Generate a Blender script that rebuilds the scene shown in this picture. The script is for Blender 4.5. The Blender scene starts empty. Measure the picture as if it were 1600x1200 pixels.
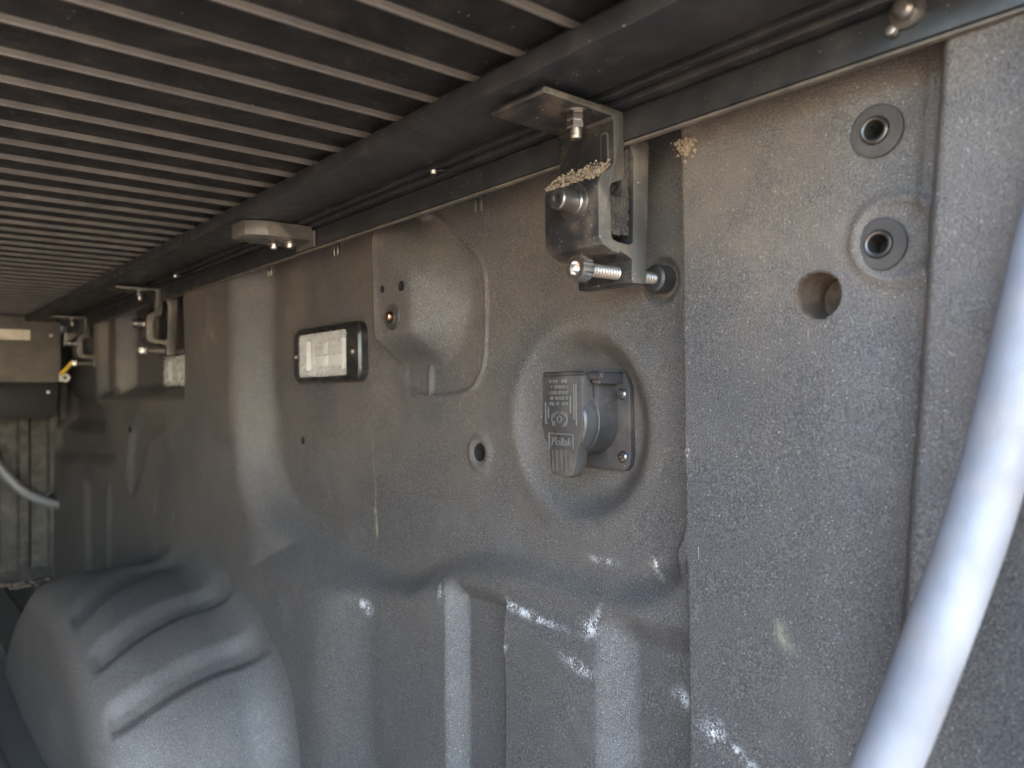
import bpy, bmesh, math, random
import numpy as np
from mathutils import Vector, Matrix
random.seed(7); rng = np.random.RandomState(5)
S = bpy.context.scene
COL = S.collection
R_ = math.radians

# ------------------------------------------------------------ camera
D, CZ, F = 0.30, 0.33, 1205.0
a = np.array([-215-800, -(628-600), -F]); a /= np.linalg.norm(a)
b = np.array([2230-800, -(597-600), -F]); b = b-a*(a@b); b /= np.linalg.norm(b)
Xc, Yc = -a, b; Zc = np.cross(Xc, Yc)
M = np.array([Xc, Yc, Zc])
cd = bpy.data.cameras.new('camera'); cam = bpy.data.objects.new('camera', cd); COL.objects.link(cam)
mw = Matrix.Identity(4)
for i in range(3):
    for j in range(3): mw[i][j] = float(M[i, j])
mw.translation = Vector((0, -D, CZ)); cam.matrix_world = mw
cd.sensor_width = 36; cd.lens = F/1600*36; cd.clip_start = 0.01; cd.clip_end = 500
cd.dof.use_dof = True; cd.dof.focus_distance = 0.42; cd.dof.aperture_fstop = 11
S.camera = cam

# ------------------------------------------------------------ light
SUN_EL, SUN_AZ = 31.0, 26.0      # azimuth measured from +X (tailgate) towards +Y (behind the bed wall)
w = bpy.data.worlds.new('World'); S.world = w; w.use_nodes = True
nt = w.node_tree; bg = nt.nodes['Background']
sky = nt.nodes.new('ShaderNodeTexSky'); sky.sky_type = 'NISHITA'; sky.sun_disc = False
sky.sun_elevation = R_(SUN_EL); sky.sun_rotation = R_(90-SUN_AZ)
nt.links.new(sky.outputs[0], bg.inputs[0]); bg.inputs[1].default_value = 0.15
sl = bpy.data.lights.new('sun', 'SUN'); sl.energy = 3.2; sl.angle = R_(0.5); sl.color = (1, .95, .87)
so = bpy.data.objects.new('sun', sl); COL.objects.link(so)
dv = Vector((math.cos(R_(SUN_EL))*math.cos(R_(SUN_AZ)), math.cos(R_(SUN_EL))*math.sin(R_(SUN_AZ)), math.sin(R_(SUN_EL))))
so.rotation_euler = dv.to_track_quat('Z', 'Y').to_euler(); so.location = dv*5
S.view_settings.view_transform = 'Standard'; S.view_settings.look = 'None'
S.view_settings.gamma = 1; S.view_settings.use_curve_mapping = False
S.view_settings.exposure = 4.15
S.cycles.max_bounces = 8; S.cycles.diffuse_bounces = 5; S.cycles.use_denoising = True
S.cycles.sample_clamp_indirect = 6

# ------------------------------------------------------------ helpers
def tag(o, label=None, cat=None, group=None, kind=None):
    if label: o['label'] = label
    if cat: o['category'] = cat
    if group: o['group'] = group
    if kind: o['kind'] = kind
    return o
def empty(name, loc=(0, 0, 0)):
    o = bpy.data.objects.new(name, None); o.empty_display_size = .02; COL.objects.link(o); o.location = loc; return o
def obj(name, bm, mat, parent=None, smooth=True, loc=None):
    me = bpy.data.meshes.new(name)
    bmesh.ops.recalc_face_normals(bm, faces=bm.faces[:])
    bm.to_mesh(me); bm.free()
    me.materials.append(mat)
    if smooth:
        for p in me.polygons: p.use_smooth = True
        me.set_sharp_from_angle(angle=R_(27))
    o = bpy.data.objects.new(name, me); COL.objects.link(o)
    if parent: o.parent = parent
    if loc: o.location = loc
    return o
def children(o): return [c for c in bpy.data.objects if c.parent == o]
def copy_tree(o, parent=None):
    c = o.copy(); COL.objects.link(c)
    if parent: c.parent = parent
    for ch in children(o): copy_tree(ch, c)
    return c
def box(bm, x0, x1, y0, y1, z0, z1, bev=0):
    n = bmesh.new()
    bmesh.ops.create_cube(n, size=1, matrix=Matrix.Translation(((x0+x1)/2, (y0+y1)/2, (z0+z1)/2)) @ Matrix.Diagonal((abs(x1-x0), abs(y1-y0), abs(z1-z0), 1)))
    if bev: bmesh.ops.bevel(n, geom=n.edges[:], offset=bev, segments=2, affect='EDGES', profile=.5)
    join(bm, n)
def join(bm, n):
    me = bpy.data.meshes.new('t'); n.to_mesh(me); n.free(); bm.from_mesh(me); bpy.data.meshes.remove(me)
AX = {'X': (Vector((1, 0, 0)), Vector((0, 1, 0)), Vector((0, 0, 1))),
      'Y': (Vector((0, 1, 0)), Vector((1, 0, 0)), Vector((0, 0, 1))),
      'Z': (Vector((0, 0, 1)), Vector((1, 0, 0)), Vector((0, 1, 0)))}
def prism(bm, pts, ax, d0, d1, bev=0):
    """pts: 2-D outline in the plane across axis ax"""
    A, U, V = AX[ax]; n = bmesh.new()
    r0 = [n.verts.new(A*d0+U*p[0]+V*p[1]) for p in pts]
    r1 = [n.verts.new(A*d1+U*p[0]+V*p[1]) for p in pts]
    n.faces.new(r0); n.faces.new(r1[::-1]); k = len(pts)
    for i in range(k): n.faces.new((r0[i], r1[i], r1[(i+1) % k], r0[(i+1) % k]))
    bmesh.ops.recalc_face_normals(n, faces=n.faces[:])
    if bev: bmesh.ops.bevel(n, geom=n.edges[:], offset=bev, segments=2, affect='EDGES', profile=.5)
    join(bm, n)
def lathe(bm, prof, ax, c, seg=32, sx=1, sz=1):
    """prof: list of (radius, distance along axis); c: centre point"""
    A, U, V = AX[ax]; c = Vector(c); rings = []
    for r, d in prof:
        if r < 1e-7: rings.append([bm.verts.new(c+A*d)])
        else: rings.append([bm.verts.new(c+A*d+(U*math.cos(t*2*math.pi/seg)*sx+V*math.sin(t*2*math.pi/seg)*sz)*r) for t in range(seg)])
    for i in range(len(rings)-1):
        p, q = rings[i], rings[i+1]
        for t in range(seg):
            u = (t+1) % seg
            if len(p) == 1 and len(q) == 1: continue
            if len(p) == 1: bm.faces.new((p[0], q[t], q[u]))
            elif len(q) == 1: bm.faces.new((p[t], q[0], p[u]))
            else: bm.faces.new((p[t], q[t], q[u], p[u]))
def catmull(P, n=14):
    P = [Vector(p) for p in P]; Q = [P[0]*2-P[1]]+P+[P[-1]*2-P[-2]]; out = []
    for i in range(1, len(Q)-2):
        for k in range(n):
            t = k/n; p0, p1, p2, p3 = Q[i-1:i+3]
            out.append(.5*((2*p1)+(p2-p0)*t+(2*p0-5*p1+4*p2-p3)*t*t+(3*p1-p0-3*p2+p3)*t**3))
    out.append(P[-1]); return out
def tube(bm, path, r, seg=20, caps=True):
    path = [Vector(p) for p in path]; up = Vector((0, .2, 1)); rings = []; nrm = None
    for i, p in enumerate(path):
        t = (path[min(i+1, len(path)-1)]-path[max(i-1, 0)]).normalized()
        if nrm is None: nrm = t.cross(up if abs(t.dot(up)) < .95 else Vector((1, 0, 0))).normalized()
        nrm = (nrm-t*nrm.dot(t)).normalized(); bn = t.cross(nrm)
        rr = r[i] if isinstance(r, (list, tuple)) else r
        rings.append([bm.verts.new(p+(nrm*math.cos(2*math.pi*k/seg)+bn*math.sin(2*math.pi*k/seg))*rr) for k in range(seg)])
    for i in range(len(rings)-1):
        for k in range(seg):
            l = (k+1) % seg; bm.faces.new((rings[i][k], rings[i+1][k], rings[i+1][l], rings[i][l]))
    if caps: bm.faces.new(rings[0]); bm.faces.new(rings[-1])
def rrect(x0, x1, z0, z1, r, n=6):
    o = []
    for cx, cz, a0 in ((x1-r, z1-r, 0), (x0+r, z1-r, 90), (x0+r, z0+r, 180), (x1-r, z0+r, 270)):
        for k in range(n+1): t = R_(a0+90*k/n); o.append((cx+r*math.cos(t), cz+r*math.sin(t)))
    return o

# ------------------------------------------------------------ materials
class NT:
    def __init__(s, name):
        s.m = bpy.data.materials.new(name); s.m.use_nodes = True; s.t = s.m.node_tree
        s.b = s.t.nodes['Principled BSDF']; s.tc = s.t.nodes.new('ShaderNodeTexCoord')
    def n(s, typ, **kw):
        x = s.t.nodes.new(typ)
        for k, v in kw.items(): setattr(x, k, v)
        return x
    def put(s, sock, v):
        if hasattr(v, 'is_output') or isinstance(v, bpy.types.NodeSocket): s.t.links.new(v, sock)
        elif isinstance(v, tuple) and len(v) == 3 and sock.type == 'RGBA': sock.default_value = (*v, 1)
        else: sock.default_value = v
    def noise(s, scale, detail=3, rough=.55, vec=None, dist=0):
        x = s.n('ShaderNodeTexNoise'); x.inputs['Scale'].default_value = scale; x.inputs['Detail'].default_value = detail
        x.inputs['Roughness'].default_value = rough; x.inputs['Distortion'].default_value = dist
        s.put(x.inputs['Vector'], vec or s.tc.outputs['Object']); return x.outputs['Fac']
    def voro(s, scale, vec=None, feature='F1', out='Distance', rand=1):
        x = s.n('ShaderNodeTexVoronoi', feature=feature); x.inputs['Scale'].default_value = scale
        x.inputs['Randomness'].default_value = rand
        s.put(x.inputs['Vector'], vec or s.tc.outputs['Object']); return x.outputs[out]
    def ramp(s, v, lo, hi, a=0., b=1.):
        x = s.n('ShaderNodeMapRange', interpolation_type='SMOOTHSTEP'); s.put(x.inputs[0], v)
        x.inputs[1].default_value = lo; x.inputs[2].default_value = hi; x.inputs[3].default_value = a; x.inputs[4].default_value = b
        return x.outputs[0]
    def math(s, op, a, b=0., c=0.):
        x = s.n('ShaderNodeMath', operation=op); s.put(x.inputs[0], a); s.put(x.inputs[1], b)
        if op == 'MULTIPLY_ADD': s.put(x.inputs[2], c)
        return x.outputs[0]
    def mix(s, f, a, b):
        x = s.n('ShaderNodeMix', data_type='RGBA'); s.put(x.inputs[0], f); s.put(x.inputs[6], a); s.put(x.inputs[7], b); return x.outputs[2]
    def bump(s, h, dist, strength=1, nrm=None):
        x = s.n('ShaderNodeBump'); x.inputs['Strength'].default_value = strength; x.inputs['Distance'].default_value = dist
        s.put(x.inputs['Height'], h)
        if nrm: s.put(x.inputs['Normal'], nrm)
        return x.outputs[0]
    def attr(s, name):
        x = s.n('ShaderNodeAttribute'); x.attribute_name = name; return x.outputs['Fac']
    def mapscale(s, sc):
        x = s.n('ShaderNodeMapping'); s.t.links.new(s.tc.outputs['Object'], x.inputs[0]); x.inputs['Scale'].default_value = sc; return x.outputs[0]
    def set(s, **kw):
        for k, v in kw.items(): s.put(s.b.inputs[k.replace('_', ' ')], v)
        return s.m

def liner_mat(name='spray_liner', scuffs=True):
    s = NT(name)
    big = s.noise(9, 4); mid = s.noise(60, 3)
    grain = s.noise(1350, 2, .6); cells = s.voro(1500)
    h = s.math('MULTIPLY_ADD', cells, -.55, grain)
    col = s.mix(s.ramp(grain, .35, .72), (.034, .034, .036), (.112, .110, .108))
    smd = s.math('MULTIPLY', s.ramp(s.noise(22, 5, .7, dist=.6), .50, .78), .15); col = s.mix(smd, col, (.21, .215, .21))
    scr = s.ramp(s.noise(1, 2, .5, vec=s.mapscale((900, 900, 60))), .74, .80); col = s.mix(s.math('MULTIPLY', scr, s.ramp(s.noise(14, 2), .52, .60)), col, (.36, .36, .34))
    # dust: fine tan film sitting in patches, denser high up
    film = s.math('MULTIPLY', s.ramp(big, .35, .7), s.ramp(mid, .2, .8, .4, 1))
    sep = s.n('ShaderNodeSeparateXYZ'); s.t.links.new(s.tc.outputs['Object'], sep.inputs[0])
    up = s.ramp(sep.outputs[2], .15, .42, .2, 1)
    film = s.math('MULTIPLY', film, up)
    col = s.mix(s.math('MULTIPLY', film, .55), col, (.19, .148, .108))
    col = s.mix(s.math('MULTIPLY', s.ramp(s.voro(520), .20, .09), s.ramp(s.noise(240, 2), .45, .6, 0, .8)), col, (.34, .33, .31))  # sparse pale dots: glints of the grain painted into the colour
    specks = s.ramp(s.voro(85), .035, .015)
    keep = s.ramp(s.noise(25, 2), .56, .62)
    col = s.mix(s.math('MULTIPLY', s.math('MULTIPLY', specks, keep), .7), col, (.36, .33, .29))
    if scuffs:
        sc = s.attr('scuff'); br = s.noise(900, 3, .7); br2 = s.noise(150, 3)
        v = s.math('MULTIPLY', sc, s.ramp(s.math('MULTIPLY_ADD', br2, .5, s.math('MULTIPLY', br, .7)), .58, .68))
        col = s.mix(v, col, (.5, .51, .52))
        mk = s.attr('mark'); col = s.mix(s.math('MULTIPLY', mk, s.ramp(s.noise(200, 3), .3, .6)), col, (.27, .25, .18))
    b1 = s.bump(h, .00050, .85)
    return s.set(Base_Color=col, Roughness=s.ramp(grain, .35, .7, .56, .36), Normal=b1, Specular_IOR_Level=.55)
def plain(name, col, rough=.5, metal=0., dust=0., bump=0., bscale=300, spec=.5, specks=0., edge=None):
    s = NT(name); c = col
    n1 = s.noise(35, 4)
    c2 = tuple(x*.72 for x in col)
    c = s.mix(s.ramp(n1, .3, .7), c2, col)
    if dust:
        c = s.mix(s.math('MULTIPLY', s.ramp(s.noise(55, 4, .65), .42, .75), dust), c, (.24, .19, .14))
    if specks:
        sp = s.math('MAXIMUM', s.ramp(s.voro(170), .10, .04), s.ramp(s.voro(420), .13, .05, 0, .6)); kp = s.ramp(s.noise(70, 2), .42, .52)
        c = s.mix(s.math('MULTIPLY', s.math('MULTIPLY', sp, kp), specks), c, (.55, .49, .42))
    kw = dict(Base_Color=c, Metallic=metal, Roughness=s.ramp(s.noise(80, 3), .3, .7, rough*.82, min(1, rough*1.18)), Specular_IOR_Level=spec)
    if bump: kw['Normal'] = s.bump(s.noise(bscale, 3), bump)
    return s.set(**kw)

m_liner = liner_mat()
m_liner2 = liner_mat('arch_liner', False)
m_floor = plain('tan_bounce_liner', (.17, .125, .088), .8, 0, dust=.4, bump=.0006, bscale=500)  # unseen floor and far panel coloured pale tan to bounce warm fill
m_rail = plain('black_anodised_rail', (.017, .019, .023), .40, .15, dust=.07, bump=.00004, bscale=700, specks=.4)
m_slat = plain('slat_vinyl', (.0095, .0100, .0112), .6, 0, spec=.3, dust=.06, bump=.0001, bscale=260, specks=.35)
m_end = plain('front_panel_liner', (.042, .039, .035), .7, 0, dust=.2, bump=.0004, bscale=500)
m_liplight = plain('dusty_lip_highlight', (.08, .072, .062), .5, 0, dust=.4)  # dust on the lip, with its edge highlight put into the paler colour
m_rim = plain('slat_rim_pale', (.080, .073, .067), .42, 0, dust=.1)  # ribs of the curtain, in a paler tone than the slat vinyl
m_clamp = plain('black_anodised_clamp', (.022, .022, .024), .36, .2, dust=.35, bump=.00005, bscale=600, specks=1)
m_cut = plain('sawn_aluminium', (.082, .079, .074), .5, .3, dust=.45, bump=.00008, bscale=900, specks=1)
m_chrome = plain('zinc_screw', (.50, .48, .45), .38, 1, dust=.25)
m_thread = plain('dusty_thread_steel', (.34, .32, .30), .5, .9, dust=.35)
m_bright = plain('bright_zinc', (.80, .78, .75), .24, 1, dust=.15)
m_dark_steel = plain('dark_steel', (.20, .19, .185), .32, .9, dust=.3)
m_black_plastic = plain('black_plastic', (.035, .035, .037), .42, 0, dust=.18, bump=.00004, bscale=800, specks=.25)
m_lid = plain('dusty_black_plastic', (.060, .058, .056), .33, 0, dust=.25, bump=.00003, bscale=900)
m_gloss = plain('polished_black_plastic', (.055, .055, .057), .2, 0, dust=.12)
m_ring = plain('coated_ring', (.060, .056, .052), .8, 0, dust=.1, bump=.0003, bscale=900)
m_text = plain('worn_raised_plastic', (.14, .135, .13), .5, 0)
m_hole = plain('dark_hole', (.006, .005, .005), .9, 0)
m_tan = plain('rusty_tube', (.075, .05, .034), .8, 0, dust=.8, bump=.0003, bscale=250)
m_copper = plain('copper_plated_bolt', (.62, .40, .27), .3, 1, dust=.2)
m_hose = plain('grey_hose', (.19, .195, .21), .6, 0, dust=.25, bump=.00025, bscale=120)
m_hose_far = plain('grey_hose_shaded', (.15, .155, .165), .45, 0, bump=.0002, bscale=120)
m_can = plain('grey_painted_metal', (.14, .13, .115), .45, .2, dust=.15)
m_canblack = plain('black_box_plastic', (.012, .011, .011), .5, 0)
m_sticker = plain('paper_sticker', (.72, .66, .52), .7, 0)
m_ink = plain('faint_ink', (.42, .36, .28), .7, 0)
m_yellow = plain('yellow_wire', (.85, .58, .03), .5, 0)
m_white = plain('white_nylon', (.62, .60, .55), .5, 0)
m_dirt = plain('dried_mud', (.25, .195, .14), .95, 0, bump=.0012, bscale=420)
m_fuzz = plain('dirty_foam', (.030, .025, .021), .95, 0, dust=.25, bump=.003, bscale=330, specks=.5)
m_bezel = plain('lamp_bezel', (.014, .014, .015), .3, 0, dust=.12)
m_reflector = plain('lamp_reflector', (.62, .61, .58), .28, .6)
m_led = plain('lamp_led', (.52, .51, .47), .4, 0)
s = NT('clear_lens'); gl = s.noise(90, 2)
m_lens = s.set(Base_Color=(.9, .9, .88), Roughness=.06, Alpha=.13)
s = NT('ground_concrete'); m_ground = s.set(Base_Color=s.mix(s.ramp(s.noise(1.2, 5), .3, .7), (.42, .31, .20), (.54, .40, .27)), Roughness=.9, Normal=s.bump(s.noise(30, 5), .01))

# ------------------------------------------------------------ ground outside
bm = bmesh.new(); bmesh.ops.create_grid(bm, x_segments=4, y_segments=4, size=60)
g = obj('ground', bm, m_ground, smooth=False, loc=(0, 0, -.75)); tag(g, kind='structure')

# ------------------------------------------------------------ the truck bed
bed = empty('truck_bed', (-.8, 0, 0))
tag(bed, 'pickup truck bed with sprayed grey-black textured liner, side wall and wheel arch', 'truck bed')
BO = Vector((-.8, 0, 0))
def ss(lo, hi, v):
    t = np.clip((v-lo)/(hi-lo), 0, 1); return t*t*(3-2*t)
def sl(t, k):
    q = lambda v: np.logaddexp(0, v/k)*k
    return q(t)-q(t-1)
def sdpoly(px, pz, poly):
    """signed distance, negative inside"""
    d = np.full(px.shape, 1e9); ins = np.zeros(px.shape, bool); n = len(poly)
    for i in range(n):
        ax, az = poly[i]; bx, bz = poly[(i+1) % n]
        ex, ez = bx-ax, bz-az; t = np.clip(((px-ax)*ex+(pz-az)*ez)/(ex*ex+ez*ez+1e-15), 0, 1)
        d = np.minimum(d, (px-ax-t*ex)**2+(pz-az-t*ez)**2)
        c = ((az > pz) != (bz > pz)) & (px < (bx-ax)*(pz-az)/(bz-az+1e-12)+ax); ins ^= c
    d = np.sqrt(d); return np.where(ins, -d, d)
def smooth_poly(pts, n=8):
    P = catmull([(p[0], p[1], 0) for p in pts], n); return [(p.x, p.y) for p in P]
# recessed main panel outline (x, z)
wave = smooth_poly([(-.706, .60), (-.706, .40), (-.704, .31), (-.690, .262), (-.655, .233), (-.60, .217), (-.545, .204), (-.50, .198), (-.462, .202), (-.428, .217), (-.385, .230), (-.335, .234), (-.285, .232), (-.252, .236), (-.229, .254), (-.2165, .285), (-.2145, .34), (-.212, .42), (-.212, .60)])
def H(x, z):
    d = sdpoly(x, z, wave)
    # height and width of the surround
    left = np.maximum(ss(-.60, -.70, x), ss(-.50, -.57, x)*ss(.22, .17, z))
    hh = .0090+.0210*left+.0040*ss(.215, .19, z)*(1-left)
    wd = .013+.019*left
    # steep step on the tail side
    stp = ss(-.235, -.222, x)*ss(.235, .26, z)
    wd = wd*(1-stp)+.004*stp
    hh = hh*(1-stp)+.016*stp
    h = hh*sl((d+.001)/wd, .11)
    low = ss(.225, .195, z)                      # lower field with grooves
    gtop = ss(.2135, .198, z)
    g1 = ss(-.413, -.400, x)*(1-ss(-.3545, -.3515, x))
    gtop2 = ss(.222, .203, z)
    g2 = ss(-.279, -.257, x)*(1-ss(-.2215, -.2165, x))
    h = h*(1-g1*gtop*.95)*(1-g2*gtop2*.95)
    # tail panel and tail pillar
    r1 = ss(-.2215, -.2165, x)
    h = np.where(x > -.2215, np.maximum(h, .016*r1), h)
    xc = -.1055-(.448-np.clip(z, .2, .47))*.088
    h = h-.0035*ss(xc-.035, xc-.001, x)*(1-ss(xc, xc+.004, x))
    h = h+.016*ss(xc-.001, xc+.009, x)+.020*ss(xc+.02, xc+.10, x)
    # edge line beside the crease
    h = h+.0012*np.exp(-((x-xc+.0035)/.0015)**2)*ss(.388, .396, z)
    # ring pressed round the socket (recess)
    rr = np.sqrt((x+.3015)**2+((z-.3125)/1.02)**2)
    h = h+.0007*np.exp(-((rr-.055)/.006)**2)-.0118*(1-sl((rr-.0385)/.0125, .10))
    # bracket boss: flat top with sharp left side, long soft right slope
    bx = x+.0; lft = ss(-.4810, -.4790, bx); rgt = 1-ss(-.4300, -.3930, bx+.10*np.clip(z-.405, 0, 1)*1.4)
    bot = ss(.3475, .3745, z-.02*ss(-.43, -.39, x))
    boss = 0
    out = smooth_poly([(-.493, .60), (-.493, .40), (-.490, .355), (-.478, .337), (-.455, .3295), (-.42, .3290), (-.397, .3335), (-.3835, .348), (-.380, .37), (-.380, .40), (-.3865, .416), (-.41, .436), (-.436, .4535), (-.455, .468), (-.47, .60)])
    do = sdpoly(x, z, out)
    dg = (x+.436)*.588+(z-.452)*.809
    boss = .025*lft*(1-sl((x+.4315)/.034, .06))*(1-sl((dg+.030)/.024, .09))*bot
    rim = .0019*np.exp(-(do/.0015)**2)*ss(-.475, -.46, x)-.0016*(1-ss(-.004, .001, do))*ss(-.485, -.47, x)
    h = h+np.maximum(boss, 0)+rim
    h = h+.0028*np.exp(-((x+.4445)/.0024)**2)*ss(.3285, .332, z)*(1-ss(.346, .352, z))
    # left: pillar, second recess, small pillars
    pil = ss(-.883, -.879, x)
    L2 = (x < -.70)
    rec = (1-pil)*ss(-1.30, -1.27, x)*ss(.325, .352, z)       # upper recess holding the second lamp
    hl = .030-.030*rec
    colm = ss(-1.245, -1.235, x)*(1-ss(-1.195, -1.185, x))*ss(.33, .35, z)*.026
    hl = hl+colm*rec
    hl = hl-.024*(1-ss(-1.335, -1.30, x))*ss(.27, .30, z)
    po = smooth_poly([(-1.62, .34), (-1.40, .33), (-1.28, .315), (-1.20, .28), (-1.19, .25), (-1.25, .238), (-1.42, .235), (-1.62, .235), (-1.62, .34)])
    hl = hl-.014*(1-ss(-.012, .010, sdpoly(x, z, po)))
    po2 = [(-1.06, .31), (-.95, .305), (-.955, .295), (-1.02, .28), (-1.07, .22), (-1.10, .205), (-1.12, .23), (-1.10, .29)]
    hl = hl-.006*(1-ss(-.012, .008, sdpoly(x, z, po2)))
    hl = hl-.010*np.exp(-((x+1.36)/.018)**2)*(1-ss(.19, .215, z))+.004*np.exp(-((x+1.22)/.012)**2)*(1-ss(.20, .22, z))
    h = np.where(L2 & (x < -.742), hl, h)
    # little pimples and dimples
    for cx, cz, r, k in ((-.4177, .2041, .0035, .0012), (-.1225, .3842, .0150, .0018)):
        q = np.sqrt((x-cx)**2+(z-cz)**2); h = h+k*np.exp(-((q-r)/(.0016 if r < .01 else .0022))**2)
    for cx, cz in ((-.815, .432), (-.790, .431), (-.815, .392), (-.790, .392), (-.80, .405)):
        h = h+.0016*np.exp(-(((x-cx)/.004)**2+((z-cz)/.004)**2))
    h = h+.0010*np.exp(-((x+.803)/.0035)**2)*ss(.385, .395, z)
    # rim round the drilled holes
    for cx, cz, r in ((-.3885, .2929, .0062),):
        q = np.sqrt((x-cx)**2+(z-cz)**2); h = h+.0016*np.exp(-((q-r-.003)/.0028)**2)
    h = h-.0045*(1-ss(.008, .013, np.sqrt((x+.243)**2+(z-.3850)**2)))
    h = h+.0022*ss(.316, .330, z)*(1-ss(-.525, -.49, x))*ss(-.71, -.67, x)
    # gentle unevenness of pressed steel
    h = h+.0007*np.sin(x*23+z*9)*np.sin(z*31-x*7)+.0004*np.sin(x*61+1)*np.sin(z*53)
    return h
xs = []; x = .10
while x > -1.69:
    xs.append(x); x -= .00125 if x > -.52 else (.0021 if x > -1.0 else .0038)
zs = []; z = -.01
while z < .485:
    zs.append(z); z += .0016 if z > .10 else .006
X, Z = np.meshgrid(np.array(xs), np.array(zs)); nx, nz = len(xs), len(zs)
HOLES = [(-.1520, .3665, .0093), (-.3885, .2929, .0056), (-.6452, .2909, .0034), (-.467, .4038, .0026), (-.4429, .4033, .0033), (-1.107, .289, .0045)]
dead = np.zeros(X.shape, bool)
for cx, cz, r in HOLES+[(-.1285, .4245, .0045), (-.1285, .3830, .0045)]:
    dx, dz = X-cx, Z-cz; q = np.sqrt(dx*dx+dz*dz)+1e-9
    cell = .00125 if cx > -.52 else (.0021 if cx > -1 else .0038)
    near = np.abs(q-r) < cell*.62
    X = np.where(near, cx+dx/q*r, X); Z = np.where(near, cz+dz/q*r, Z)
    dead |= (q < r-cell*.62)
Yh = -H(X, Z)
# scuffs and marks worn into the liner
def blob(cx, cz, ax, az, ang=0):
    c, s_ = math.cos(R_(ang)), math.sin(R_(ang)); u = (X-cx)*c+(Z-cz)*s_; v = -(X-cx)*s_+(Z-cz)*c
    return np.exp(-((u/ax)**2+(v/az)**2))
sc = np.zeros(X.shape)
for cx, cz, ax, az, an in [(-.514, .1745, .010, .0028, -8), (-.507, .172, .004, .004, 0), (-.330, .2045, .022, .0018, -3), (-.345, .2065, .008, .0022, -10), (-.2835, .2075, .0055, .004, 20), (-.279, .211, .0018, .006, -10),
                           (-.351, .1835, .0025, .004, 0), (-.290, .187, .010, .0028, -12), (-.232, .1835, .0042, .0036, 0), (-.203, .1815, .0052, .0042, 0),
                           (-.194, .1775, .005, .0022, -20), (-.186, .173, .003, .002, 0), (-.418, .199, .002, .004, 0), (-.283, .241, .008, .0014, 0), (-.2465, .244, .0016, .005, 35), (-.2145, .300, .0010, .004, 0)]:
    sc = np.maximum(sc, 1.25*blob(cx, cz, ax, az, an))
line = lambda x0, z0, x1, z1, wd: np.exp(-(np.abs(sdpoly(X, Z, [(x0, z0), (x1, z1), (x0+1e-5, z0)]))/wd)**2)
mk = np.maximum(line(-.5237, .2951, -.519, .258, .0006)*.55, line(-.519, .258, -.5205, .243, .0007)*.8)
mk = np.maximum(mk, line(-.5205, .243, -.5184, .222, .0014))
mk = np.maximum(mk, blob(-.1695, .230, .0022, .0055, 25))
mk = np.maximum(mk, .5*blob(-.2135, .452, .006, .010, 0))
mk = np.maximum(mk, .5*line(-1.0, .19, -.985, .215, .0022)); mk = np.maximum(mk, .5*line(-.93, .185, -.92, .2, .002))
mk = np.maximum(mk, line(-.252, .2450, -.240, .2385, .0005)*.8)
idx = np.arange(nx*nz).reshape(nz, nx)
f = np.stack([idx[:-1, :-1], idx[:-1, 1:], idx[1:, 1:], idx[1:, :-1]], -1)
dd = dead[:-1, :-1] | dead[:-1, 1:] | dead[1:, 1:] | dead[1:, :-1]
f = f[~dd]
me = bpy.data.meshes.new('side_panel')
me.vertices.add(nx*nz); me.vertices.foreach_set('co', (np.stack([X, Yh, Z], -1).reshape(-1, 3)-np.array(BO)).ravel().astype(np.float32))
me.loops.add(f.size); me.loops.foreach_set('vertex_index', f.ravel().astype(np.int32))
me.polygons.add(len(f)); me.polygons.foreach_set('loop_start', np.arange(0, f.size, 4, dtype=np.int32)); me.polygons.foreach_set('loop_total', np.full(len(f), 4, dtype=np.int32))
me.polygons.foreach_set('use_smooth', np.ones(len(f), bool)); me.update(calc_edges=True); me.validate()
for nme, arr in (('scuff', sc), ('mark', mk)):
    at = me.attributes.new(nme, 'FLOAT', 'POINT'); at.data.foreach_set('value', arr.ravel().astype(np.float32))
me.materials.append(m_liner)
side = bpy.data.objects.new('side_panel', me); COL.objects.link(side); side.parent = bed
def wy(x, z): return float(-H(np.array([x]), np.array([z]))[0])
def bedpart(name, bm, mat, parent=bed, smooth=True):
    for v in bm.verts: v.co -= BO
    return obj(name, bm, mat, parent, smooth)
# tubes behind the drilled holes
for i, (cx, cz, r) in enumerate(HOLES):
    bm = bmesh.new(); y = wy(cx, cz)
    if i == 0: lathe(bm, [(r*1.06, -.0004), (r*1.0, .0006), (r*.985, .003), (r*.97, .022), (0, .0225)], 'Y', (cx, y, cz), 40)
    else: lathe(bm, [(r*1.05, -.0002), (r*.98, .001), (r*.95, .012), (0, .0121)], 'Y', (cx, y, cz), 24)
    bedpart('drain_hole' if i == 0 else 'drilled_hole', bm, m_tan if i == 0 else m_hole)
# bolt in the boss
bm = bmesh.new(); c = (-.4548, wy(-.4548, .3836), .3836)
lathe(bm, [(0, -.0010), (.0088, -.0010), (.0092, .0005)], 'Y', c, 36); lathe(bm, [(.0058, -.0010), (.0058, -.0022), (.0046, -.0022), (.0044, -.0012)], 'Y', c, 36)
bp = bedpart('boss_washer', bm, m_black_plastic)
bm = bmesh.new(); lathe(bm, [(0, -.0052), (.0026, -.0050), (.0032, -.0040), (.0034, .0)], 'Y', c, 24); bedpart('boss_bolt', bm, m_copper)

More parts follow.
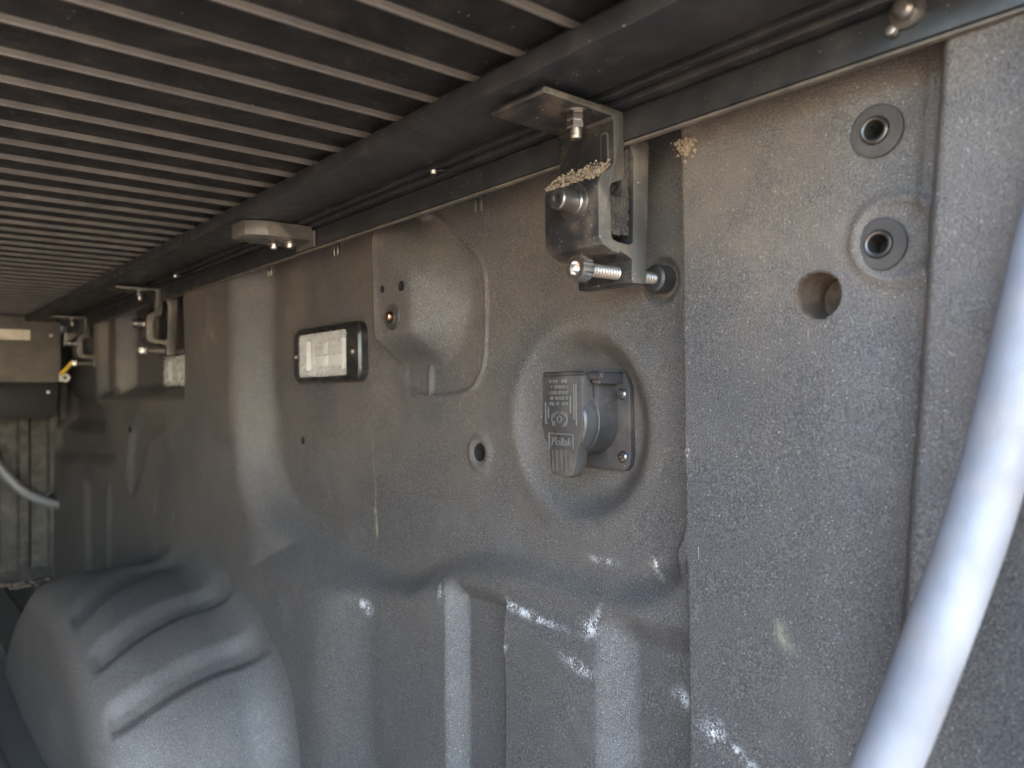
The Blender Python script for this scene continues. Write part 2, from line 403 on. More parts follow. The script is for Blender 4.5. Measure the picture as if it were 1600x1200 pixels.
# wheel arch: half drum lying against the wall, rounded inner edge, ribs pressed across its top
bm = bmesh.new(); NU, NV = 420, 130
cx0, aw, ah, ay = -.885, .272, .148, .176
def arch(u, v):
    th = math.pi*u                     # 0 = tail foot, pi = cab foot
    ed = 0.058; y = -v*(ay)
    k = 1.0
    if v > 1-ed/ay*1.0:
        q = (v-(1-ed/ay))/(ed/ay); k = 1-(1-math.sqrt(max(0, 1-q*q)))*.36 if q < 1 else .64
        y = -(ay-ed)-ed*math.sin(q*math.pi/2)*.9
    fl = .026; dy = -y-.029; off = 0; fl += .010*max(0, math.cos(th))
    if dy < fl: off = fl-math.sqrt(max(0, fl*fl-(fl-max(dy, 0))**2))
    ce, se = math.cos(th), math.sin(th); pw = .86+.55*float(ss(math.pi*.45, math.pi*.72, th))
    cx = math.copysign(abs(ce)**pw, ce); sz = abs(se)**pw
    rx, rz = (aw+off)*k, (ah+off)*k
    # ribs
    P = Vector((cx0+rx*cx, y, rz*sz)); nrm = Vector((cx/rx, 0, sz/rz)).normalized()
    rib = 0
    arc = math.degrees(th)
    for a0, y0, y1, wd, bend in RIBS:
        sh = a0-bend*max(0, (-y-.06)/.09)**1.6
        e = float(ss(y0, y0+.016, -y)*(1-ss(y1-.012, y1, -y))); dlt = (arc-sh)/wd
        rib -= .0062*e*float(ss(-1.3, -.5, dlt)*(1-ss(-.1, 1.0, dlt)))
    return P+nrm*rib
RIBS = [(43, .020, .160, 5.2, 10), (66, .024, .160, 5.0, 13), (92, .026, .162, 5.4, 19)]
vs = []
for i in range(NU+1):
    u = i/NU; row = []
    for j in range(NV+1): row.append(bm.verts.new(arch(u, j/NV)))
    p = row[-1].co; row.append(bm.verts.new((cx0+(p.x-cx0)*.3, p.y-.004, p.z*.3))); row.append(bm.verts.new((cx0, p.y-.004, 0)))
    vs.append(row)
for i in range(NU):
    for j in range(NV+2):
        try: bm.faces.new((vs[i][j], vs[i+1][j], vs[i+1][j+1], vs[i][j+1]))
        except ValueError: pass
bmesh.ops.remove_doubles(bm, verts=bm.verts[:], dist=.00002)
bedpart('wheel_arch', bm, m_liner2)

# bed floor with long ribs, front panel with upright ribs, far side panel, tailgate
bm = bmesh.new()
ys = [.02]; prof = []
y = .02
while y > -1.34:
    ph = (y % .09)/.09; prof.append((y, .006 if .2 < ph < .75 else 0.)); y -= .005
r0 = [bm.verts.new((-1.66, p[0], p[1])) for p in prof]; r1 = [bm.verts.new((.06, p[0], p[1])) for p in prof]
for i in range(len(prof)-1): bm.faces.new((r0[i], r1[i], r1[i+1], r0[i+1]))
fl_ = bedpart('bed_floor', bm, m_floor, smooth=False); fl_.data.materials.append(m_liner2)
for p in fl_.data.polygons:
    if p.center.y > -.33: p.material_index = 1
bm = bmesh.new(); n = 700; r0 = []; r1 = []; rr_ = []
for i in range(n):
    y = .03-1.39*i/(n-1); h = 0
    q = (y+.045) % .047
    h = .009*float(ss(.004, .010, q)*(1-ss(.022, .028, q)))
    rr_.append([bm.verts.new((-1.648+h*float(ss(.01, .05, zz)*(1-ss(.43, .46, zz)))+.02*(1-float(ss(.0, .03, zz))), y, zz)) for zz in (0, .006, .014, .024, .035, .05, .2, .4, .43, .445, .46, .475)])
for i in range(n-1):
    for k in range(11): bm.faces.new((rr_[i][k], rr_[i+1][k], rr_[i+1][k+1], rr_[i][k+1]))
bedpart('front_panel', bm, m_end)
bm = bmesh.new(); box(bm, -1.66, .06, -1.36, -1.34, -.01, .47, .004)
for xx in (-1.3, -.9, -.5, -.1): box(bm, xx-.04, xx+.04, -1.342, -1.325, .2, .45, .006)
bedpart('far_side_panel', bm, m_floor)
bm = bmesh.new(); box(bm, .07, .56, -1.33, -.02, -.05, -.012, .008); bedpart('tailgate', bm, m_liner2)
# steel flange of the bed side above the wall
bm = bmesh.new()
prism(bm, [(.10, .4585), (-.0335, .4585), (-.0350, .4570), (-.0350, .4445), (-.0335, .4435), (-.0325, .4445), (-.0325, .4560), (.10, .4560)], 'X', -1.655, .10, .0004)
bedpart('rail_flange', bm, m_rail)
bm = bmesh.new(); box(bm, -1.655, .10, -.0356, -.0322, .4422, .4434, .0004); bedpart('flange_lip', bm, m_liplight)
bm = bmesh.new(); box(bm, -1.655, .10, .035, .10, -.01, .4555); bedpart('outer_panel', bm, m_hole)

# ------------------------------------------------------------ roller cover
cov = empty('roller_cover', (-.8, -.09, .47)); CO = Vector((-.8, -.09, .47))
tag(cov, 'black slatted retractable bed cover overhead, sliding in dark aluminium side rails', 'bed cover')
def cpart(name, bm, mat, parent=cov, smooth=True, off=CO):
    for v in bm.verts: v.co -= off
    return obj(name, bm, mat, parent, smooth)
XE = -.1137
bm = bmesh.new(); pr = []; x = XE; SP = .0325; k = 0
while x > -1.66:
    pr += [(x, .4748), (x, .4724), (x-.0005, .4718), (x-.0018, .4718), (x-.0023, .4724), (x-.0026, .4750), (x-.006, .4753), (x-SP*.5, .4753), (x-SP+.004, .4753), (x-SP+.0004, .4752)]
    x -= SP
bot = [(p[0], p[1]) for p in pr]
r0 = [bm.verts.new((p[0], -.080, p[1])) for p in bot]; r1 = [bm.verts.new((p[0], -1.30, p[1])) for p in bot]
t0 = [bm.verts.new((p[0], -.080, .482)) for p in bot]; t1 = [bm.verts.new((p[0], -1.30, .482)) for p in bot]
for i in range(len(bot)-1):
    bm.faces.new((r0[i], r1[i], r1[i+1], r0[i+1])); bm.faces.new((t0[i], t0[i+1], t1[i+1], t1[i]))
    bm.faces.new((r0[i], r0[i+1], t0[i+1], t0[i])); bm.faces.new((r1[i], t1[i], t1[i+1], r1[i+1]))
bm.faces.new((r0[0], t0[0], t1[0], r1[0])); bm.faces.new((r0[-1], r1[-1], t1[-1], t0[-1]))
cur = cpart('slat_curtain', bm, m_slat); cur.data.materials.append(m_rim)
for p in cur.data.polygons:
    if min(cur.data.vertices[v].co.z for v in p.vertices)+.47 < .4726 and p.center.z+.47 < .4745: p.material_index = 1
railp = [(-.0925, .4600), (-.0925, .4690), (-.0840, .4690), (-.0840, .4860), (-.03, .4860), (-.012, .4700), (-.012, .4592), (-.0390, .4592), (-.0390, .4690), (-.0435, .4690), (-.0435, .4602), (-.0485, .4602), (-.0485, .4700), (-.0545, .4700), (-.0545, .4600)]
bm = bmesh.new(); prism(bm, railp, 'X', -1.56, .02, .0006); cpart('side_rail', bm, m_rail)
bm = bmesh.new(); prism(bm, [(-1.38-p[0]+.03, p[1]) for p in railp], 'X', -1.56, .02, .0004); cpart('side_rail', bm, m_rail)
for x in (-.3671, -.8493):
    bm = bmesh.new(); box(bm, x-.010, x+.004, -.0455, -.0415, .4588, .4602, .0003); cpart('rail_notch', bm, m_canblack)
    bm = bmesh.new(); lathe(bm, [(0, -.0022), (.0020, -.0020), (.0024, 0)], 'Z', (x-.002, -.0465, .4598), 14); cpart('rivet', bm, m_chrome)
# canister at the cab end
bm = bmesh.new(); box(bm, -1.64, -1.50, -1.28, -.0412, .3590, .4693, .0015); can = cpart('canister', bm, m_can)
bm = bmesh.new(); prism(bm, [(-1.275, .3587), (-.0435, .3587), (-.0475, .305), (-.053, .2985), (-1.27, .2985)], 'X', -1.63, -1.5012, .001); cpart('canister_base', bm, m_canblack)
bm = bmesh.new(); box(bm, -1.501, -1.4988, -.160, -.0861, .4295, .4460); st = cpart('rating_sticker', bm, m_sticker, smooth=False)
bm = bmesh.new()
for r_, (n_, zz) in enumerate(((5, .4425), (4, .4395), (5, .4350), (3, .4320))):
    y = -.157
    for q in range(n_*2):
        L = random.uniform(.003, .009)
        if y+L > -.089: break
        box(bm, -1.4987, -1.4983, y, y+L, zz-.0005, zz+.0005); y += L+.0015
cpart('printed_lines', bm, m_ink, smooth=False)
for (y, z) in ((-.0557, .4384), (-.0600, .3425), (-.16, .375)):
    bm = bmesh.new(); lathe(bm, [(0, .0022), (.0022, .0019), (.0032, 0)], 'X', (-1.4992, y, z), 16); cpart('canister_screw', bm, m_chrome)

# ------------------------------------------------------------ clamps holding the rail
def knurl(bm, prof, ax, c, seg=48, amp=.0003):
    lathe(bm, prof, ax, c, seg)
def threads(bm, r, c, y0, y1, pitch=.0011):
    pr = []; y = y0
    while y < y1:
        pr += [(r, y), (r, y+pitch*.25), (r*.72, y+pitch*.62)]; y += pitch
    pr += [(r, y1)]; lathe(bm, [(0, y0)]+pr+[(0, y1)], 'Y', c, 20)
def make_clamp():
    t = empty('rail_clamp')              # local: x 0 = near sawn face, y/z world offsets from (0, -.05, .42)
    o = (-.05, .42)
    pts = [(-.0840, .4572), (-.0362, .4572), (-.0355, .4560), (-.0355, .4300), (-.0372, .4262), (-.0440, .4235), (-.0448, .4215), (-.0448, .4000), (-.0440, .3985), (-.0405, .3975), (-.0330, .3970), (-.0300, .3985), (-.0285, .4380), (-.0300, .4415), (-.0320, .4455), (-.0320, .4465),
           (-.0185, .4465), (-.0180, .4450), (-.0215, .3810), (-.0225, .3800), (-.0300, .3800), (-.0310, .3812), (-.0305, .3905), (-.0350, .3925), (-.0376, .3932), (-.0386, .3945), (-.0396, .3925), (-.0440, .3930), (-.0500, .3955), (-.0525, .3990), (-.0525, .4225), (-.0512, .4262), (-.0455, .4295), (-.0420, .4330), (-.0420, .4525), (-.0430, .4540), (-.0840, .4545), (-.0848, .4558)]
    pts = [(p[0]-o[0], p[1]-o[1]) for p in pts]
    bm = bmesh.new(); prism(bm, pts, 'X', -.0350, -.0006, .00025); obj('bracket_body', bm, m_clamp, t)
    bm = bmesh.new(); prism(bm, pts, 'X', -.0007, 0, .0002); obj('sawn_end', bm, m_cut, t)
    # slot in the upright web
    bm = bmesh.new(); prism(bm, rrect(-.0072, -.0040, .0130, .0270, .0015, 5), 'Y', .0072, .0079); obj('slot', bm, m_hole, t)
    bm = bmesh.new(); prism(bm, rrect(-.0080, -.0032, .0120, .0280, .0022, 5), 'Y', .0075, .0079); obj('slot_edge', bm, m_cut, t)
    # hanging bolt: washer, nut, threaded tip
    c = (-.0085, -.0075, .0342)
    bm = bmesh.new(); lathe(bm, [(0, 0), (.0072, 0), (.0072, -.0010), (0, -.0010)], 'Z', c, 32); obj('washer', bm, m_dark_steel, t)
    bm = bmesh.new(); lathe(bm, [(0, -.0010), (.0042, -.0012), (.0045, -.0030), (.0038, -.0036), (.0036, -.0040), (.0044, -.0044), (.0045, -.0066), (.0040, -.0072), (0, -.0073)], 'Z', c, 6); nt_ = obj('nut', bm, m_dark_steel, t)
    bm = bmesh.new(); lathe(bm, [(.0026, -.006), (.0027, -.0105), (.0022, -.0115), (0, -.0116)], 'Z', c, 20); obj('stud_tip', bm, m_chrome, t)
    # dark edge tab behind the bolt
    # socket screw with washer
    c = (-.0150, -.0025, -.0035)
    bm = bmesh.new(); lathe(bm, [(0, 0), (.0086, 0), (.0088, -.0004), (.0086, -.0012), (.0062, -.0012), (.0058, -.0019), (0, -.0019)], 'Y', c, 40); obj('washer', bm, m_dark_steel, t)
    bm = bmesh.new(); lathe(bm, [(.0052, -.0018), (.0052, -.0085), (.0049, -.0106), (.0043, -.0112), (.0024, -.0112), (.0022, -.0106), (.0019, -.0088), (0, -.0082)], 'Y', c, 36); sh = obj('socket_screw', bm, m_dark_steel, t)
    bm = bmesh.new(); lathe(bm, [(0, -.0095), (.0021, -.0094)], 'Y', c, 6); obj('hex_socket', bm, m_hole, sh)
    # clamping screw running to the wall
    c = (-.0100, .0015, -.0345)
    bm = bmesh.new(); threads(bm, .0031, c, -.004, .0500, .0018); scw = obj('clamp_screw', bm, m_thread, t)
    bm = bmesh.new(); seg = 40; prof = [(.0055, -.0025), (.0060, -.0030), (.0060, -.0084), (.0055, -.0094), (.0037, -.0094), (.0031, -.0095), (.0028, -.0070), (0, -.0066)]
    lathe(bm, prof, 'Y', c, seg)
    for v in bm.verts:
        dx, dz = v.co.x-c[0], v.co.z-c[2]
        if math.hypot(dx, dz) > .0058:
            kk = round(math.atan2(dz, dx)/(2*math.pi)*seg)
            if kk % 2: v.co.x -= dx*.06; v.co.z -= dz*.06
    obj('screw_head', bm, m_bright, scw)
    bm = bmesh.new(); lathe(bm, [(.0030, .0440), (.0054, .0442), (.0066, .0452), (.0070, .0480), (.0070, .0530), (.0050, .0530)], 'Y', c, 32); obj('foot_cup', bm, m_black_plastic, scw)
    return t
clamp = make_clamp(); clamp.location = (-.2330, -.05, .42)
G = 'clamps fixing the cover rail to the bed side'
tag(clamp, 'large near rail clamp, dusty, with chrome screws and dirt piled on it', 'clamp', G)
c2 = copy_tree(clamp); c2.location = (-.945, -.048, .42); tag(c2, 'middle rail clamp hanging in front of the half-hidden second lamp', 'clamp', G)
c3 = copy_tree(clamp); c3.location = (-1.335, -.045, .42); tag(c3, 'farthest rail clamp, next to the grey canister and yellow wire', 'clamp', G)
# foam and dirt on the near clamp
bm = bmesh.new(); box(bm, -.2675, -.2345, -.0440, -.0312, .4015, .4190); box(bm, -.2675, -.2350, -.0350, -.0302, .4192, .4415)
bmesh.ops.subdivide_edges(bm, edges=bm.edges[:], cuts=9, use_grid_fill=True)
for v in bm.verts: v.co += Vector((rng.uniform(-1, .4), rng.uniform(-.25, .25), rng.uniform(-1, 1)))*.0009
fz = obj('edge_foam', bm, m_fuzz); tag(fz, 'crumbly dark foam strip squeezed inside the jaws of the near clamp', 'foam strip')
bm = bmesh.new()
for i in range(1500):      # crumbs lying along the shoulder of the clamp
    t = random.random(); x = -.268+.0345*t; y = -.0512+random.random()**1.4*.0085
    zt = .4262+(y+.0512)*.75+random.random()**2*.0042*(.4+abs(math.sin(t*7))*.6)
    bmesh.ops.create_icosphere(bm, subdivisions=1, radius=.0002+.0008*random.random()**3, matrix=Matrix.Translation((x, y-.0006, zt-.0006)) @ Matrix.Rotation(random.random()*6, 4, (1, .3, .6)) @ Matrix.Diagonal((1, random.uniform(.5, 1), random.uniform(.5, 1), 1)))
dp = obj('dirt_pile', bm, m_dirt, smooth=False); tag(dp, 'tan crumbs of dry dirt heaped on the shoulder of the near clamp', 'dirt', kind='stuff')
bm = bmesh.new()
for i in range(260):
    x = -.2130+random.gauss(0, .0024); z = .4435-abs(random.gauss(0, .0036)); y = -.0155-random.random()*.0015
    bmesh.ops.create_icosphere(bm, subdivisions=1, radius=.0003+.0010*random.random()**3, matrix=Matrix.Translation((x, y-.0004, z)))
o = obj('mud_lump', bm, m_dirt, smooth=False); tag(o, 'small lump of dried mud under the rail right of the near clamp', 'mud', kind='stuff')

# ------------------------------------------------------------ rail stop / latch
t = empty('rail_latch', (-.546, -.06, .455)); tag(t, 'small shiny latch plate with two bolts under the rail, between lamp and cover', 'latch')
lo = Vector((-.560, -.06, .455))
def lp(name, bm, mat, parent=t, off=lo):
    for v in bm.verts: v.co -= off
    return obj(name, bm, mat, parent)
bm = bmesh.new()
prism(bm, [(-.560, -.0375), (-.5600, -.0640), (-.5605, -.0720), (-.5630, -.0800), (-.568, -.0865), (-.573, -.0885), (-.590, -.0880), (-.596, -.078), (-.598, -.0375)], 'Z', .4485, .4595, .0007); lp('latch_block', bm, m_cut)
bm = bmesh.new(); prism(bm, [(-.0375, .4440), (-.0375, .4560), (-.0355, .4560), (-.0355, .4455), (-.0300, .4455), (-.0300, .4590), (-.0285, .4590), (-.0285, .4440)], 'X', -.588, -.5575, .0005); lp('hook_plate', bm, m_cut)
for (x, y) in ((-.572, -.050), (-.583, -.058)):
    bm = bmesh.new(); lathe(bm, [(.0035, 0), (.0046, -.0008), (.0048, -.0018), (.0030, -.0022), (.0030, -.0042), (.0025, -.0052), (0, -.0053)], 'Z', (x, y, .4486), 18); lp('bolt', bm, m_chrome)
# clips under the flange
def make_clip():
    t = empty('trim_clip')
    bm = bmesh.new(); box(bm, -.0040, .0040, -.001, .001, .002, .0060, .0004); obj('clip_head', bm, m_black_plastic, t)
    for s_ in (-1, 1):
        bm = bmesh.new(); box(bm, s_*.0028-.0009, s_*.0028+.0009, -.0012, .0012, -.0055, .0030, .0005); obj('prong', bm, m_dark_steel, t)
    return t
clip = make_clip()
for i, (x, lb) in enumerate(((-.3494, 'two-pronged clip under the rail, above the pocket left of the near clamp'), (-.5238, 'two-pronged clip under the rail just right of the shiny latch plate'), (-.6469, 'two-pronged clip under the rail just below the shiny latch plate'))):
    c = clip if i == 0 else copy_tree(clip); c.location = (x, -.0285, .4405); tag(c, lb, 'clip', 'clips hanging under the rail')
bm = bmesh.new()
t = empty('rail_bolt', (-.1085, -.036, .4545)); tag(t, 'dusty round bolt in the rail flange at the top right', 'bolt')
lathe(bm, [(0, -.0052), (.0022, -.0050), (.0032, -.0036), (.0034, -.0010), (.0056, -.0008), (.0058, .0008)], 'Y', (0, 0, 0), 24); obj('bolt_head', bm, m_dark_steel, t)
bm = bmesh.new(); lathe(bm, [(.0016, -.0020), (.0020, 0)], 'Y', (-.0045, -.0006, -.0052), 12); lathe(bm, [(0, -.0025), (.0016, -.0020)], 'Y', (-.0045, -.0006, -.0052), 12); obj('bolt_tail', bm, m_chrome, t)

# ------------------------------------------------------------ threaded inserts
def make_insert():
    t = empty('threaded_insert')
    bm = bmesh.new(); lathe(bm, [(.0112, .0010), (.0110, -.0004), (.0100, -.0010), (.0062, -.0012), (.0058, -.0006), (.0056, .002)], 'Y', (0, 0, 0), 44); obj('seal_ring', bm, m_ring, t)
    bm = bmesh.new(); lathe(bm, [(.0058, .0004), (.0056, -.0018), (.0050, -.0024), (.0042, -.0022), (.0037, -.0010), (.0036, .010)], 'Y', (0, 0, 0), 40); obj('barrel', bm, m_dark_steel, t)
    bm = bmesh.new(); lathe(bm, [(.0036, .0088), (0, .0090)], 'Y', (0, 0, 0), 24); obj('bore', bm, m_hole, t)
    return t
ins = make_insert()
for i, (x, z, lb) in enumerate(((-.1285, .4245, 'upper of the two round threaded inserts in the right-hand panel'), (-.1285, .3830, 'lower of the two round threaded inserts, set in a pressed ring'))):
    c = ins if i == 0 else copy_tree(ins); c.location = (x, wy(x, z)-.0006, z); c.scale = (.88, .88, .88); tag(c, lb, 'insert', 'threaded inserts in the right-hand panel')

# ------------------------------------------------------------ trailer socket
so_ = Vector((-.2975, wy(-.2975, .3125), .3145)); t = empty('trailer_socket', so_)
tag(t, 'black square trailer power socket with hinged lid, bolted inside the pressed ring', 'socket')
def sp(name, bm, mat, parent=t):
    for v in bm.verts: v.co -= so_
    return obj(name, bm, mat, parent)
y0 = so_.y
bm = bmesh.new(); prism(bm, [(-.3255, .2930), (-.3215, .2885), (-.2745, .2880), (-.2708, .2915), (-.2700, .2960), (-.2700, .3330), (-.2735, .3410), (-.3225, .3410), (-.3255, .338)], 'Y', y0-.0042, y0+.002, .0008); sp('mounting_plate', bm, m_black_plastic)
bm = bmesh.new(); lathe(bm, [(.0190, y0+.0), (.0190, -.0060), (.0184, -.0064), (0, -.0064)], 'Y', (-.2972, 0, .3150), 56)
box(bm, -.3150, -.2790, y0-.003, -.0060+0, .3170, .3400, .0008); sp('barrel', bm, m_black_plastic)
lidp = [(-.3125, .3392), (-.2818, .3392), (-.2818, .3200), (-.2816, .3130), (-.2822, .3085), (-.2845, .3035), (-.2862, .2990), (-.2870, .2930), (-.2900, .2868), (-.2935, .2848), (-.3045, .2858), (-.3068, .2880), (-.3072, .2960), (-.3070, .3010), (-.3122, .3060)]
bm = bmesh.new(); prism(bm, lidp, 'Y', -.0152, -.0068, .0009); lid = sp('lid', bm, m_lid)
yl = -.0153
bm = bmesh.new(); lathe(bm, [(.0186, -.0066), (.0190, -.0085), (.0186, -.0108), (.0172, -.0138), (.0160, -.0146), (.0, -.0147)], 'Y', (-.2972, 0, .3150), 56); sp('lid_dome', bm, m_gloss, t)
bm = bmesh.new()
for i in range(5): 
    xx = -.3052+i*.0034; prism(bm, [(xx, .2998-.0*i), (xx+.0010, .2998), (xx+.0016, .2882), (xx+.0006, .2882)], 'Y', yl-.0008, yl+.0004, .0002)
sp('grip_ribs', bm, m_lid, t)
bm = bmesh.new()      # frames and arcs
def bar(x0, z0, x1, z1, wd=.0003):
    d = Vector((x1-x0, z1-z0)).normalized()*wd; n_ = Vector((-d.y, d.x))
    prism(bm, [(x0+n_.x, z0+n_.y), (x1+n_.x, z1+n_.y), (x1-n_.x, z1-n_.y), (x0-n_.x, z0-n_.y)], 'Y', yl-.00035, yl+.0002)
for q in ((-.3098, .3250, -.3098, .3135), (-.3098, .3135, -.3085, .3135), (-.3075, .3225, -.3075, .3165), (-.2905, .3285, -.2905, .3195), (-.2878, .3345, -.2878, .3160), (-.2862, .3350, -.2862, .3130), (-.3072, .3085, -.2890, .3080), (-.3072, .3085, -.3072, .2990), (-.2890, .3080, -.2888, .3005)): bar(*q)
for rr2, a0, a1 in ((.0045, 20, 70), (.0045, 110, 160), (.0058, -40, 40), (.0058, 140, 220), (.0045, 190, 235), (.0045, 300, 345), (.0034, 60, 120), (.0018, 0, 360)):
    n_ = 8
    for k in range(n_):
        p, q = R_(a0+(a1-a0)*k/n_), R_(a0+(a1-a0)*(k+1)/n_)
        bar(-.2990+rr2*math.cos(p), .3160+rr2*math.sin(p), -.2990+rr2*math.cos(q), .3160+rr2*math.sin(q), .0002)
sp('raised_lines', bm, m_text, t)
def text_mesh(txt, size, ext, shear=0, align='CENTER'):
    cu = bpy.data.curves.new('txt', 'FONT'); cu.body = txt; cu.size = size; cu.extrude = ext; cu.shear = shear; cu.align_x = align
    ob = bpy.data.objects.new('txt', cu); COL.objects.link(ob); dg = bpy.context.evaluated_depsgraph_get()
    me = bpy.data.meshes.new_from_object(ob.evaluated_get(dg)); bm = bmesh.new(); bm.from_mesh(me)
    bpy.data.objects.remove(ob); bpy.data.meshes.remove(me)
    bmesh.ops.transform(bm, matrix=Matrix.Rotation(R_(90), 4, 'X'), verts=bm.verts[:]); return bm
bm = text_mesh('Pollak', .0062, .0003, .3)
for v in bm.verts: v.co.x = v.co.x*1.02; v.co += Vector((-.2982, yl-.0001, .3020))
sp('maker_lettering', bm, m_text, t)
bm = bmesh.new()      # worn rows of raised characters, too worn to read
for r_ in range(5):
    x = -.3062+(.0 if r_ != 3 else -.0008); z = .3355-.0030*r_
    while x < -.2925:
        if random.random() < .84:
            L = .0010; k = random.randint(0, 3)
            bar(x, z, x, z+.0016, .00018); 
            if k != 0: bar(x, z+(.0016 if k == 1 else .0008), x+.0008, z+(.0016 if k == 1 else .0008), .00018)
            if k > 1: bar(x+.0008, z, x+.0008, z+.0016, .00018)
            if k == 3: bar(x, z, x+.0008, z, .00018)
        x += .00135
sp('worn_characters', bm, m_text, t)
bm = bmesh.new(); lathe(bm, [(0, -.2815), (.0024, -.2815), (.0024, -.2735), (0, -.2735)], 'X', (0, -.0095, .3388), 16); box(bm, -.2800, -.2745, -.010, y0-.002, .3345, .3405, .0008)
lathe(bm, [(0, -.3120), (.0014, -.3120), (.0014, -.2820), (0, -.2820)], 'X', (0, -.0135, .3402), 12); sp('hinge', bm, m_black_plastic, t)
bm = bmesh.new(); lathe(bm, [(0, -.2735), (.0011, -.2733), (.0012, -.2729), (0, -.2727)], 'X', (0, -.0095, .3388), 12); sp('hinge_pin', bm, m_chrome, t)
for (x, z) in ((-.2752, .3290), (-.2752, .2957), (-.3205, .2957), (-.3205, .333)):
    bm = bmesh.new(); c = (x, y0-.0042, z)
    lathe(bm, [(.0030, .0004), (.0031, -.0008), (.0024, -.0017), (.0011, -.0019), (.0010, -.0010), (0, -.0010)], 'Y', c, 24); sp('plate_screw', bm, m_dark_steel)

# ------------------------------------------------------------ clearance lamps
def make_lamp():
    t = empty('bed_lamp'); W, Hh = .0590, .0235
    bm = bmesh.new(); n = bmesh.new()
    o_ = rrect(-W, W, -Hh, Hh, .010, 8); i_ = rrect(-.0445, .0400, -.0185, .0180, .0025, 8)
    # bezel ring, chamfered outside, stepped inside
    def ring(bm, A, ya, B, yb):
        k = len(A); va = [bm.verts.new((p[0], ya, p[1])) for p in A]; vb = [bm.verts.new((p[0], yb, p[1])) for p in B]
        for q in range(k): bm.faces.new((va[q], va[(q+1) % k], vb[(q+1) % k], vb[q]))
    n.free()
    def inset(P, d): 
        return [(math.copysign(max(abs(p[0])-d, 0), p[0]), math.copysign(max(abs(p[1])-d, 0), p[1])) for p in P]
    ring(bm, o_, .001, o_, -.0050); ring(bm, o_, -.0050, inset(o_, .0015), -.0070); ring(bm, inset(o_, .0015), -.0070, i_, -.0078); ring(bm, i_, -.0078, i_, -.0010)
    bmesh.ops.remove_doubles(bm, verts=bm.verts[:], dist=.00001); obj('bezel', bm, m_bezel, t)
    bm = bmesh.new(); A = i_; B = rrect(-.033, .031, -.0115, .0110, .0015, 8)
    ring(bm, A, -.0070, B, -.0012)
    vb = [bm.verts.new((p[0], -.0012, p[1])) for p in B]; bm.faces.new(vb)
    bmesh.ops.remove_doubles(bm, verts=bm.verts[:], dist=.00001); rf = obj('reflector', bm, m_reflector, t)
    for x0, x1, z0, z1 in ((-.0255, -.0045, .0008, .0088), (.0015, .0245, .0008, .0088), (-.0255, -.0045, -.0092, -.0010), (.0015, .0245, -.0092, -.0010)):
        bm = bmesh.new(); box(bm, x0, x1, -.0022, -.0011, z0, z1, .0003)
        if z0 > 0:
            for q in range(4): box(bm, x0+.001, x1-.001, -.0042, -.0020, z0+.0005+q*.002, z0+.0013+q*.002, .0002)
        obj('led_block', bm, m_led, rf)
    for x0 in (-.0345, .0300):
        bm = bmesh.new(); box(bm, x0-.0012, x0+.0012, -.0062, -.0020, -.0125, .0120, .0004); obj('light_guide', bm, m_led, rf)
    bm = bmesh.new(); prism(bm, rrect(-.0440, .0395, -.0180, .0175, .0025, 6), 'Y', -.0086, -.0072, .0004)
    obj('lens', bm, m_lens, t)
    for s_, xo in ((-1, -.0525), (1, .0490)):
        bm = bmesh.new(); lathe(bm, [(.0036, -.0060), (.0034, -.0082), (.0022, -.0094), (0, -.0098)], 'Y', (xo, 0, 0), 20); obj('lamp_screw', bm, m_dark_steel, t)
    return t
lamp = make_lamp(); lamp.location = (-.5840, wy(-.5865, .3645)-.0005, .3645)
GL = 'clear bed lamps set in the side wall'
tag(lamp, 'clear rectangular lamp in black bezel, fully visible on the wall left of the pocket', 'lamp', GL)
l2 = copy_tree(lamp); l2.location = (-.982, wy(-.982, .364)-.0005, .3630); tag(l2, 'clear lamp far down the wall, half hidden behind the raised pillar', 'lamp', GL)

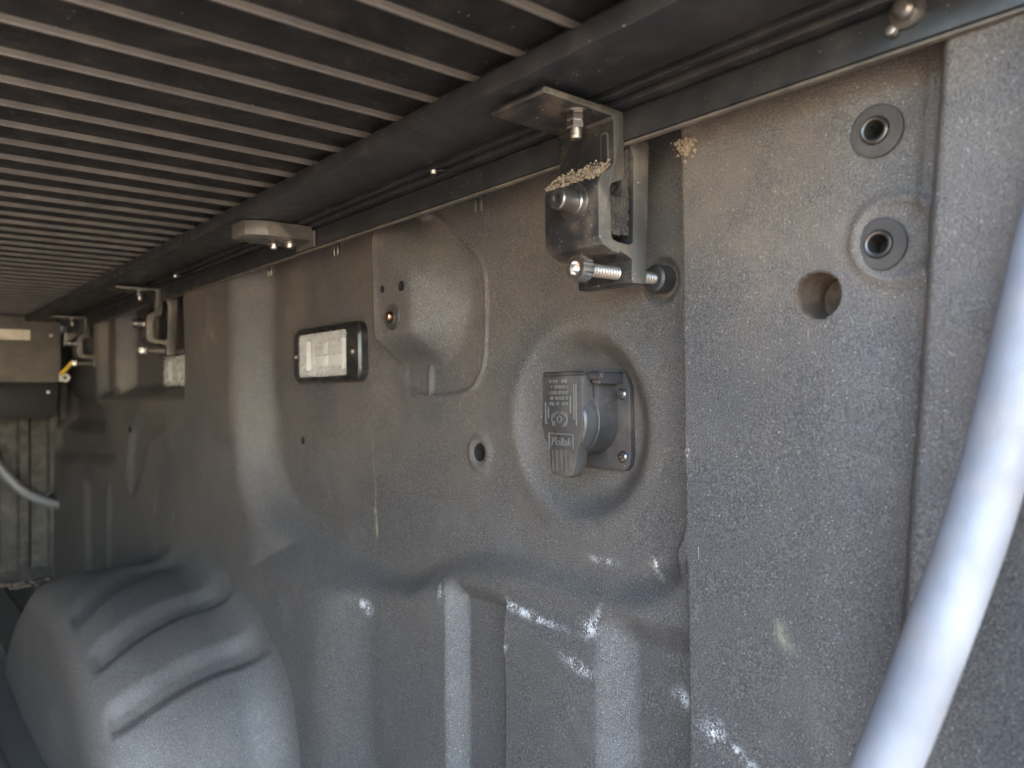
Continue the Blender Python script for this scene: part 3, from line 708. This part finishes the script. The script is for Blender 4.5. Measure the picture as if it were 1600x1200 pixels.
# ------------------------------------------------------------ hoses
def at(px, py, d):
    return Vector((M @ (np.array([px-800, -(py-600), -F])/F*d))+np.array([0, -D, CZ]))
bm = bmesh.new()
pth = catmull([(-.0560, -.020, .5200), (-.0601, -.0324, .4585), (-.0619, -.0338, .4220), (-.0650, -.0370, .3946), (-.0697, -.0420, .3673), (-.0759, -.0487, .3309), (-.0827, -.0560, .2946), (-.0917, -.0659, .2582), (-.1017, -.0772, .2219), (-.1132, -.0901, .1856), (-.145, -.118, .12)], 16)
tube(bm, pth, .0086, 32); hose = obj('drain_hose', bm, m_hose); tag(hose, 'thick pale grey hose curving down in the right foreground', 'hose')
t = empty('drain_hose', (-1.6, -.05, .15)); tag(t, 'thin pale grey hose drooping low across the far front panel', 'hose'); ho = Vector((-1.6, -.05, .15))
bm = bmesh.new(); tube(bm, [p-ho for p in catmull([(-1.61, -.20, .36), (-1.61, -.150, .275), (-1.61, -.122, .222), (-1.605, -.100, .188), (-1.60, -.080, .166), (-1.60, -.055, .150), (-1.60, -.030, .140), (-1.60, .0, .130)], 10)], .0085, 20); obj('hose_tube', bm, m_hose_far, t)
bm = bmesh.new()
for k in range(33):
    pass
pts_ = [Vector((-1.60, -.0340, .1490))+Vector((.0, .016*math.cos(q*2*math.pi/32), .0155*math.sin(q*2*math.pi/32)))-ho for q in range(33)]
tube(bm, pts_, .0016, 8, False); obj('retaining_ring', bm, m_dark_steel, t)

# ------------------------------------------------------------ small gear next to the canister
bm = bmesh.new(); prism(bm, [(-.0375, .4540), (-.0090, .4530), (-.0100, .4440), (-.0220, .4210), (-.0375, .4210)], 'X', -1.50, -1.49, .0012)
o = obj('grey_bracket', bm, m_can, loc=None); tag(o, 'small grey five-sided plate between the canister and the far clamp', 'plate')
bm = bmesh.new(); tube(bm, catmull([(-1.48, -.0460, .3720), (-1.48, -.0390, .3785), (-1.478, -.0265, .3950)], 8), .0031, 14)
o = obj('yellow_wire_sleeve', bm, m_yellow); tag(o, 'short yellow sleeve sticking out beside the grey canister', 'wire')
bm = bmesh.new(); c = (-1.49, -.0370, .3665)
lathe(bm, [(.0032, .001), (.0032, .0045), (.0070, .0045), (.0072, .001)], 'X', c, 28); box(bm, -1.489, -1.4858, -.0460, -.0400, .3605, .3720, .0006)
o = obj('cable_lug', bm, m_white); tag(o, 'white ring-shaped lug below the yellow wire beside the canister', 'cable lug')
# crumbs on the front floor
bm = bmesh.new()
for i in range(46):
    y = random.uniform(-.20, -.02); x = -1.60+random.random()*.05
    bmesh.ops.create_icosphere(bm, subdivisions=1, radius=random.uniform(.001, .0045), matrix=Matrix.Translation((x, y, .008+random.random()*.003)) @ Matrix.Diagonal((1, 1.6, .6, 1)))
o = obj('leaf_litter', bm, m_dirt, smooth=False); tag(o, 'brown crumbs and leaf litter at the foot of the front panel', 'litter', kind='stuff')
